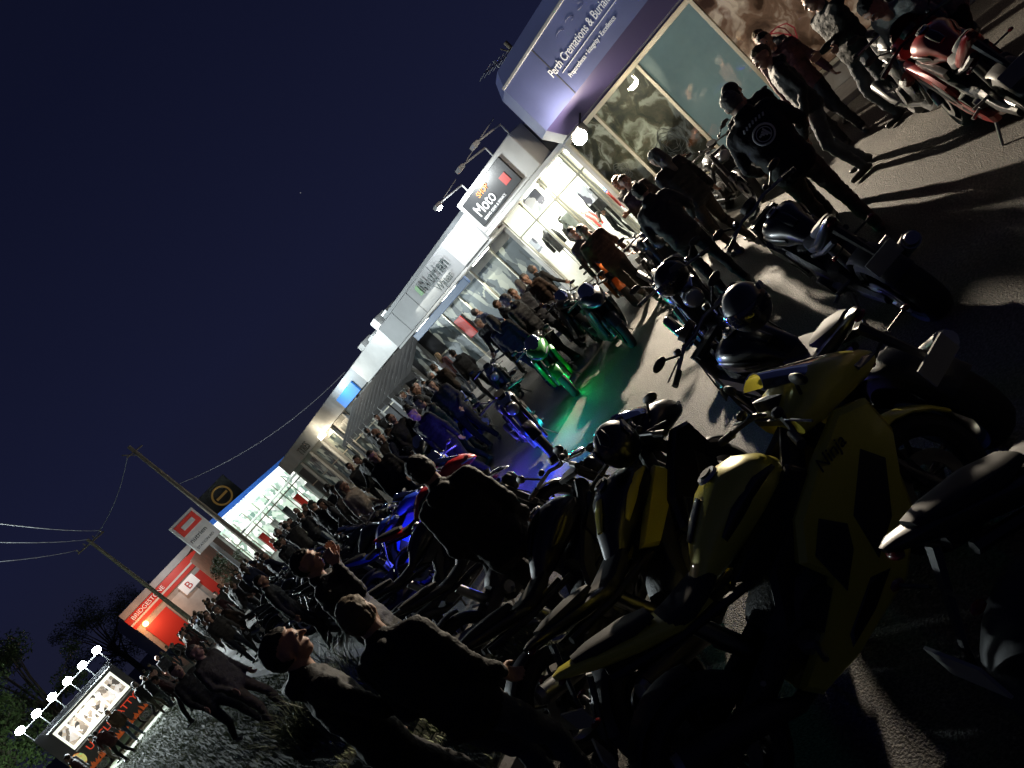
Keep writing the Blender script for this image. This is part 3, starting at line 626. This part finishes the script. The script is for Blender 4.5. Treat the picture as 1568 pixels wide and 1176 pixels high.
for i,(x,y,c,s)in enumerate([(3.7,8.3,'red','sport'),(3.5,9.5,'blue','sport'),(3.7,10.7,'black','naked'),(3.5,11.9,'grey','sport'),(3.8,13.1,'black','sport'),(3.6,14.3,'grey','naked'),(3.9,15.6,'black','sport'),(3.8,17,'black','cruiser'),(4,18.5,'grey','sport'),(4,20,'black','naked')]): B(x,y,random.uniform(-60,-30),s,c)
B(2.45,5.3,-10,'naked','black');B(2.75,6.9,-20,'sport','black')
lamp("underglow_green",'POINT',(6.65,7.95,.22),12,(.02,1,.22),.05);lamp("underglow_green",'POINT',(6.0,7.9,.25),10,(.02,1,.35),.05)
lamp("underglow_blue",'POINT',(4.75,7.2,.25),34,(.06,.10,1),.05);lamp("underglow_blue",'POINT',(4.8,8.7,.5),80,(.12,.09,1),.05);lamp("underglow_teal",'POINT',(5.5,7.5,.3),22,(.02,.6,.7),.05)
lamp("underglow_pink",'POINT',(3.9,8.0,.5),12,(1,.08,.25),.05);lamp("underglow_blue",'POINT',(3.5,9.0,.5),20,(.10,.12,1),.05)
# ------------------------------------------------------------------ people
def objcolmat(name,rough,kind):
    m=bpy.data.materials.new(name);m.use_nodes=True;nt=m.node_tree;b=nt.nodes["Principled BSDF"];b.inputs["Roughness"].default_value=rough;b.inputs["Specular IOR Level"].default_value=.3
    oi=nt.nodes.new("ShaderNodeObjectInfo");tc=nt.nodes.new("ShaderNodeTexCoord");n=nt.nodes.new("ShaderNodeTexNoise");n.inputs["Scale"].default_value=9;n.inputs["Detail"].default_value=6
    nt.links.new(tc.outputs["Object"],n.inputs["Vector"])
    r=nt.nodes.new("ShaderNodeMapRange");r.inputs[1].default_value=.3;r.inputs[2].default_value=.7;r.inputs[3].default_value=.7;r.inputs[4].default_value=1.25;nt.links.new(n.outputs[0],r.inputs[0])
    v=nt.nodes.new("ShaderNodeVectorMath");v.operation='SCALE';nt.links.new(r.outputs[0],v.inputs["Scale"])
    if kind=='col': nt.links.new(oi.outputs["Color"],v.inputs[0])
    else:
        cr=nt.nodes.new("ShaderNodeValToRGB");cr.color_ramp.interpolation='CONSTANT';E=cr.color_ramp.elements
        pal={'pants':[(.010,.010,.012),(.025,.033,.055),(.015,.015,.017),(.045,.05,.06),(.05,.04,.03)],'hair':[(.012,.010,.008),(.04,.023,.013),(.015,.012,.010),(.09,.06,.03),(.10,.09,.08)]}[kind]
        E[0].color=(*pal[0],1);E[1].position=.25;E[1].color=(*pal[1],1)
        for i,c in enumerate(pal[2:]): e=E.new(.45+.2*i);e.color=(*c,1)
        nt.links.new(oi.outputs["Random"],cr.inputs[0]);nt.links.new(cr.outputs[0],v.inputs[0])
    nt.links.new(v.outputs[0],b.inputs["Base Color"])
    n2=nt.nodes.new("ShaderNodeTexNoise");n2.inputs["Scale"].default_value=22;n2.inputs["Distortion"].default_value=1.;nt.links.new(tc.outputs["Object"],n2.inputs["Vector"])
    bp=nt.nodes.new("ShaderNodeBump");bp.inputs["Strength"].default_value=.5;bp.inputs["Distance"].default_value=.02;nt.links.new(n2.outputs[0],bp.inputs["Height"]);nt.links.new(bp.outputs[0],b.inputs["Normal"])
    return m
PM=[objcolmat("jacket",.75,'col'),objcolmat("trousers",.85,'pants'),mat("shoe_leather",(.02,.02,.02),.5),mat("skin",(.31,.17,.115),.6,nscale=20,namt=.1),objcolmat("hair",.7,'hair'),mat("eye_white",(.35,.35,.33),.2),mat("lip",(.22,.08,.07),.5),mat("iris",(.03,.02,.015),.2)]
JK,PN,SHO,SK,HR,EW,LP,IR=range(8)
def remesh(parts,vox,smooth_it):
    b=MB()
    for q in parts: q(b)
    me=b.mesh("tmp",[]);o=obj("tmp",me)
    m=o.modifiers.new("r",'REMESH');m.mode='VOXEL';m.voxel_size=vox
    if smooth_it: m=o.modifiers.new("s",'SMOOTH');m.factor=.5;m.iterations=smooth_it
    dg=bpy.context.evaluated_depsgraph_get();me2=bpy.data.meshes.new_from_object(o.evaluated_get(dg))
    n=len(me2.vertices);co_=np.empty(n*3);me2.vertices.foreach_get("co",co_);co_=co_.reshape(-1,3)
    fs=[tuple(p_.vertices) for p_ in me2.polygons]
    no=np.empty(n*3);me2.vertices.foreach_get("normal",no);no=no.reshape(-1,3)
    bpy.data.objects.remove(o);bpy.data.meshes.remove(me);bpy.data.meshes.remove(me2)
    return co_,fs,no
def capsule(A,Bp,ra,rb,seg=14):
    A=Vector(A);Bp=Vector(Bp)
    def f(b):
        d=(Bp-A);L=d.length
        d=d/L if L>1e-5 else Vector((0,0,1))
        u=d.orthogonal().normalized();v=d.cross(u);rg=[]
        for i in range(1,5):
            t=math.pi/2*i/4.;rg.append((A-d*ra*math.cos(t),ra*math.sin(t)))
        for i in range(0,4):
            t=math.pi/2*i/4.;rg.append((Bp+d*rb*math.sin(t),rb*math.cos(t)))
        b.rings([[c+(u*math.cos(2*math.pi*j/seg)+v*math.sin(2*math.pi*j/seg))*r for j in range(seg)] for c,r in rg],0)
    return f
def ik(A,C,l1,l2,pole):
    A=Vector(A);C=Vector(C);d=C-A;L=min(d.length,(l1+l2)*.995);dn=d.normalized();C=A+dn*L
    x=(l1*l1-l2*l2+L*L)/(2*L);h=math.sqrt(max(0,l1*l1-x*x));pl=Vector(pole);pl=(pl-dn*pl.dot(dn)).normalized()
    return A+dn*x+pl*h,C
def person_mesh(lean=3,hipz=.93,feet=((.0,.12,0),(.0,-.12,0)),hands=None,head=(0,0),hair='short',hood=False,turn=0,flare=0.,fat=1.,knee=(1,0,0)):
    """faces +X; feet/hands as (x,y,z) left(+y), right(-y); head=(pitch down deg,yaw deg)"""
    lr=rad(lean);T=Vector((math.sin(lr),0,math.cos(lr)));Fw=Vector((math.cos(lr),0,-math.sin(lr)));S=Vector((0,1,0))
    tr=Matrix.Rotation(rad(turn),3,T);S2=tr@S;F2=tr@Fw
    hip=Vector((0,0,hipz));el=[];parts=[]
    def cap(a_,b_,ra,rb,m_): el.append((Vector(a_),Vector(b_),ra,rb,m_));parts.append(capsule(a_,b_,ra,rb))
    for z,hw,r in((-.02,.075,.118*fat),(.06,.075,.118*fat),(.14,.07,.112*fat),(.22,.08,.115*fat),(.30,.09,.118),(.38,.10,.115),(.45,.105,.10)):
        Sd=S if z<.1 else S2;c=hip+T*z;cap(c-Sd*hw,c+Sd*hw,r,r,JK)
    cap(hip+T*.50-S2*.13,hip+T*.50+S2*.13,.068,.068,JK);cap(hip+T*.50,hip+T*.585-F2*.01,.085,.062,JK)
    if hood: cap(hip+T*.55-F2*.09-S2*.05,hip+T*.55-F2*.09+S2*.05,.05,.05,JK)
    for i,s in enumerate((1,-1)):
        fx,fy,fz=feet[i];hp=hip+S*s*.09-Vector((0,0,.03));an=Vector((fx,fy,fz+.09));kn,an=ik(hp,an,.43,.42,knee)
        cap(hp,kn,.094*fat,.066,PN);cap(kn,an+Vector((0,0,.02)),.066,.052,PN)
        fd=Vector((1,.18*s,0)).normalized();h0=an-Vector((0,0,.048))-fd*.04;cap(h0,h0+fd*.20,.042,.036,SHO);cap(an-Vector((0,0,.045)),an,.045,.045,SHO)
    sh=[hip+T*.49+S2*s*.185 for s in(1,-1)];hand_frames=[]
    if hands is None: hands=((.04,.30,.80),(.04,-.30,.80))
    for i,s in enumerate((1,-1)):
        pole=Vector((-.8,s*.55,-.5));e_,w_=ik(sh[i],hands[i],.29,.26,pole)
        cap(sh[i],e_,.064,.052,JK);cap(e_,w_,.052,.040,JK);hand_frames.append((w_,(w_-e_).normalized(),s))
    V,Fs,N=remesh(parts,.0165,4)
    for k_ in range(len(V)):
        v=Vector(V[k_]);q=noise.noise(v*9+Vector((3,1,hipz*7)))*.012+noise.noise(Vector((v.x*14,v.y*14,v.z*34)))*.009
        V[k_]+=N[k_]*q
    C=np.array([V[list(f)].mean(0) for f in Fs]);best=np.full(len(C),1e9);mi=np.zeros(len(C),int)
    for(a_,b_,ra,rb,m_)in el:
        a0=np.array(a_);d=np.array(b_)-a0;L2=max(1e-9,(d*d).sum());t=np.clip(((C-a0)@d)/L2,0,1);ds=np.linalg.norm(C-a0-t[:,None]*d,axis=1)-(ra+(rb-ra)*t)
        k_=ds<best;best[k_]=ds[k_];mi[k_]=m_
    VV=[tuple(v) for v in V];FF=list(Fs);MM=list(mi)
    def merge(v,f,m_):
        o=len(VV);VV.extend(tuple(x) for x in v);FF.extend(tuple(i+o for i in q) for q in f);MM.extend(m_)
    nb_=hip+T*.56;hp_,hy=head
    base=T.lerp(Vector((0,0,1)),.5).normalized()
    rot=Matrix.Rotation(rad(hy+turn),3,'Z')@Matrix.Rotation(rad(hp_+lean*.4),3,'Y')
    hc=nb_+base*.145+Fw*.025
    def H(x,y,z): return hc+rot@Vector((x,y,z))
    parts=[]
    def hell(c,r):
        def f(b):
            k0=len(b.v);b.ell((0,0,0),r,0,20,14)
            for i in range(k0,len(b.v)): b.v[i]=tuple(H(*(Vector(b.v[i])+Vector(c))))
        parts.append(f)
    hell((-.012,0,.022),(.097,.077,.096));hell((.022,0,-.045),(.066,.058,.068));hell((.045,0,-.085),(.036,.034,.028));hell((.05,0,.01),(.045,.06,.05))
    parts.append(capsule(H(.09,0,.006),H(.110,0,-.026),.008,.013,10));parts.append(capsule(H(.082,.035,.026),H(.082,-.035,.026),.012,.012,10));parts.append(capsule(H(.084,.018,-.060),H(.084,-.018,-.060),.010,.010,10))
    for s in(1,-1): hell((-.010,s*.080,-.008),(.018,.009,.032));parts.append(capsule(H(.055,s*.042,-.02),H(.03,s*.05,-.04),.018,.02,10))
    parts.append(capsule(H(-.02,0,-.05),nb_+Vector((0,0,-.03)),.055,.060,16))
    V,Fs,N=remesh(parts,.0085,2)
    ri=np.array(rot.inverted());Lc=(V-np.array(hc))@ri.T
    def ishair(l): return (l[2]>.055-.25*max(0,-l[0]+.045) and (l[0]<.075 or l[2]>.07)) or (l[0]<-.005 and l[2]>-.055 and not(abs(l[1])>.075 and l[0]>-.03))
    hm=np.array([ishair(l) for l in Lc])
    if hair!='bald':
        for k_ in range(len(V)):
            if hm[k_]: V[k_]+=N[k_]*(.010+.008*noise.noise(Vector(V[k_])*60))
    mm=[]
    for f in Fs:
        l=Lc[list(f)].mean(0)
        if hair!='bald' and all(hm[i] for i in f): mm.append(HR)
        elif l[0]>.085 and abs(l[1])<.024 and -.068<l[2]<-.052: mm.append(LP)
        else: mm.append(SK)
    merge(V,Fs,mm)
    for s in(1,-1):
        b=MB();b.ell(tuple(H(.079,s*.031,.002)),(.013,.013,.011),0,10,7);merge(b.v,b.f,[EW]*len(b.f))
        b=MB();b.ell(tuple(H(.089,s*.031,.002)),(.005,.006,.006),0,8,6);merge(b.v,b.f,[IR]*len(b.f))
    if hair=='long':
        pr=[capsule(H(-.06,0,.05),H(-.09,0,-.12),.07,.065),capsule(H(-.09,.03,-.1),H(-.11,.03,-.27),.06,.03),capsule(H(-.05,.06,.02),H(-.04,.07,-.15),.03,.025),capsule(H(-.05,-.06,.02),H(-.04,-.07,-.15),.03,.025)]
        V,Fs,N=remesh(pr,.011,2)
        for k_ in range(len(V)): V[k_]+=N[k_]*.005*noise.noise(Vector((V[k_][0]*60,V[k_][1]*60,V[k_][2]*8)))
        merge(V,Fs,[HR]*len(Fs))
    if hair=='cap':
        b=MB();rg=[[tuple(H(-.01+.108*math.cos(t)*math.cos(q),.09*math.sin(t)*math.cos(q),.045+.085*math.sin(q))) for t in [2*math.pi*j/20 for j in range(20)]] for q in [0,.3,.6,.9,1.2,1.45]]
        b.rings(rg,0);b.rings([[tuple(H(.08+.08*u,w__*.07*(1-.3*u),.05-.02*u+dz)) for w__,dz in((-1,0),(-.5,.012),(0,.016),(.5,.012),(1,0),(1,-.006),(0,.008),(-1,-.006))] for u in(0,.5,1)],0)
        merge(b.v,b.f,[JK]*len(b.f))
    for(wr,d,s)in hand_frames:
        side=Vector((1,0,0)) if abs(d.x)<.7 else Vector((0,0,1));th=(side-d*side.dot(d)).normalized();n=d.cross(th)*s*-1
        pl=[capsule(wr-d*.03,wr+d*.01,.028,.026,10)]
        for q in(-.028,-.010,.010,.026): pl.append(capsule(wr+d*.01+th*q*.6,wr+d*.075+th*q,.016,.013,10))
        for q,ln in((-.030,.055),(-.011,.070),(.010,.075),(.029,.068)):
            p0=wr+d*.078+th*q;d1=(d+n*.35).normalized();p1=p0+d1*ln*.45;d2=(d+n*1.1).normalized();p2=p1+d2*ln*.32;d3=(d*.5+n*1.2).normalized();p3=p2+d3*ln*.25
            pl+= [capsule(p0,p1,.0095,.009,8),capsule(p1,p2,.009,.0082,8),capsule(p2,p3,.0082,.0072,8)]
        t0=wr+d*.025+th*.028;t1=t0+(d+th*.9+n*.2).normalized()*.036;t2=t1+(d*1.3+th*.25+n*.4).normalized()*.032
        pl+= [capsule(t0,t1,.013,.011,8),capsule(t1,t2,.011,.009,8)]
        V,Fs,N=remesh(pl,.0055,1);merge(V,Fs,[SK]*len(Fs))
    me=bpy.data.meshes.new("person");me.from_pydata(VV,[],FF)
    for m_ in PM: me.materials.append(m_)
    me.polygons.foreach_set("material_index",[int(x) for x in MM]);me.polygons.foreach_set("use_smooth",[True]*len(FF));me.update();return me
PO={
 'stand':person_mesh(),
 'pockets':person_mesh(lean=-1,hands=((.12,.20,.92),(.12,-.20,.92)),feet=((.05,.14,0),(-.04,-.14,0)),hood=True,head=(0,25)),
 'phone':person_mesh(lean=4,hands=((.30,.06,1.18),(.31,-.06,1.16)),head=(28,0),feet=((.06,.12,0),(-.03,-.12,0)),hair='cap'),
 'walk':person_mesh(lean=6,feet=((.34,.08,0),(-.32,-.08,.05)),hands=((-.12,.26,.82),(.24,-.26,.90)),hipz=.89,hair='short'),
 'cross':person_mesh(lean=-3,hands=((.24,-.10,1.17),(.25,.10,1.13)),head=(0,-20),feet=((0,.16,0),(.05,-.14,0)),fat=1.12),
 'long':person_mesh(lean=2,hands=((.20,.14,.98),(.02,-.28,.80)),hair='long',head=(5,15)),
 'face':person_mesh(lean=2,hands=((.19,.035,1.50),(.19,-.05,1.47)),head=(-4,0),hair='short',fat=1.1),
 'bend':person_mesh(lean=48,hipz=.86,feet=((.02,.15,0),(-.10,-.14,0)),hands=((.52,.16,.75),(.5,-.16,.72)),head=(15,0)),
 'leanf':person_mesh(lean=22,hipz=.90,feet=((.12,.13,0),(-.16,-.13,0)),hands=((.36,.22,.95),(.30,-.22,.92)),head=(12,10),hood=True,fat=1.08),
 'sit':person_mesh(lean=20,hipz=.86,feet=((.10,.33,0),(.10,-.33,0)),hands=((.52,.30,1.0),(.52,-.30,1.0)),head=(-5,0),hood=False,knee=(1,0,.2)),
 'bald':person_mesh(lean=0,hands=((.22,.16,1.0),(.22,-.14,.96)),hair='bald',head=(-8,15),fat=1.15),
 'point':person_mesh(lean=3,hands=((.05,.30,.80),(.30,-.24,.98)),head=(-10,-10),hood=True),
}
CC=[(.010,.010,.012),(.016,.016,.019),(.024,.024,.026),(.035,.033,.031),(.012,.016,.04),(.045,.039,.034),(.055,.032,.02),(.022,.026,.022),(.055,.052,.047),(.05,.015,.015),(.02,.02,.024),(.010,.010,.010)]
def P(x,y,h,pose,col=None,z=0,sc=1.):
    o=obj("person",PO[pose],(x,y,z),(0,0,rad(h)),sc=sc);c=col or random.choice(CC);o.color=(*c,1);return o
BK=(.009,.009,.010)
pm=P(5.95,2.9,28,'leanf',BK,sc=1.05)
b=MB();r_=.085
def bk(yy,zz,off=0.0):
    L=rad(22);T_=Vector((math.sin(L),0,math.cos(L)));F_=Vector((math.cos(L),0,-math.sin(L)));q=Vector((0,0,.90))+T_*zz-F_*(.132+off);return tuple(q+Vector((0,yy,0)))
b.tube([bk(r_*math.cos(t),.30+r_*math.sin(t)) for t in [i*2*math.pi/30 for i in range(31)]],.009,0,6)
b.tube([bk(.06*math.cos(t),.30+.06*math.sin(t)) for t in [i*2*math.pi/20 for i in range(21)]],.004,0,6)
for q in range(4): b.tube([bk(-.04+.02*q,.26+.015*q,.003),bk(-.02+.02*q,.34-.012*q,.003)],.009,0,5)
for i in range(7): b.tube([bk(.10-i*.032,.415+.012*math.sin(i*.5)),bk(.085-i*.032,.44+.012*math.sin(i*.5))],.008,0,5)
obj("back_patch",b.mesh("bp",[mat("patch_white",(.5,.5,.48),.8)]),parent=pm)
P(6.9,3.3,200,'phone',BK);P(7.7,3.2,120,'pockets',BK);P(9.0,3.6,190,'stand',(.08,.03,.03));P(8.5,2.8,150,'cross',BK)
P(7.35,1.75,150,'bend',(.16,.16,.15));P(9.5,2.3,180,'stand',BK);P(10.2,4.1,170,'pockets',(.05,.05,.05))
P(6.7,4.7,35,'leanf',(.03,.03,.032));P(7.9,5.0,60,'long',(.02,.02,.02))
P(8.9,6.3,200,'pockets',(.05,.04,.03));P(8.5,7.2,215,'walk',(.07,.035,.025));P(9.1,7.9,230,'stand',(.03,.03,.03));P(10.0,7.2,180,'cross',(.05,.045,.04))
P(8.2,9.3,100,'pockets',BK,sc=1.03);P(8.7,9.6,240,'cross',(.03,.03,.035));P(9.5,9.9,200,'stand',(.05,.03,.02));P(7.7,9.4,30,'long',BK)
P(2.02,4.1,45,'pockets',BK,sc=1.04);P(1.42,5.4,-35,'face',BK,.12,1.03);P(.60,3.9,-10,'point',BK,.0,1.06);P(.86,3.35,30,'pockets',BK,0,.99)
P(.95,13.0,-70,'walk',BK,.12);P(1.15,11.2,-60,'pockets',(.03,.026,.026),.12);P(2.6,12.3,-30,'stand',BK)
P(5.0,10.9,-120,'long',BK,.0);P(5.6,9.9,200,'stand',BK);P(6.2,10.6,180,'cross',(.05,.045,.04))
P(6.9,11.0,220,'long',(.03,.03,.03));P(4.6,11.9,-60,'long',(.24,.19,.15));P(4.9,13.0,-80,'stand',(.06,.05,.05))
poses=list(PO.keys());poses=[q for q in poses if q not in('sit','bend','face')]
def crowd(n,x0,x1,y0,y1,z=0,md=.42):
    pts=[];tr=0
    while len(pts)<n and tr<4000:
        tr+=1;x=random.uniform(x0,x1);y=random.uniform(y0,y1)
        if all((x-a_)**2+(y-b_)**2>md**2 for a_,b_ in pts): pts.append((x,y))
    for x,y in pts: P(x,y,random.uniform(0,360),random.choice(poses),None,z,random.uniform(.93,1.06))
crowd(12,9.4,10.95,10.4,17.5);crowd(7,11.1,12.5,14,24,.10)
crowd(8,6.6,8.6,12.6,17);crowd(17,4.6,8.0,15,27);crowd(34,2.6,8.0,20,40);crowd(22,2.6,9.5,38,56);crowd(12,-3.2,2.0,31,38.5,.12);crowd(3,.9,2.0,20,27,.12);crowd(4,14.0,14.5,9.5,13,.13)
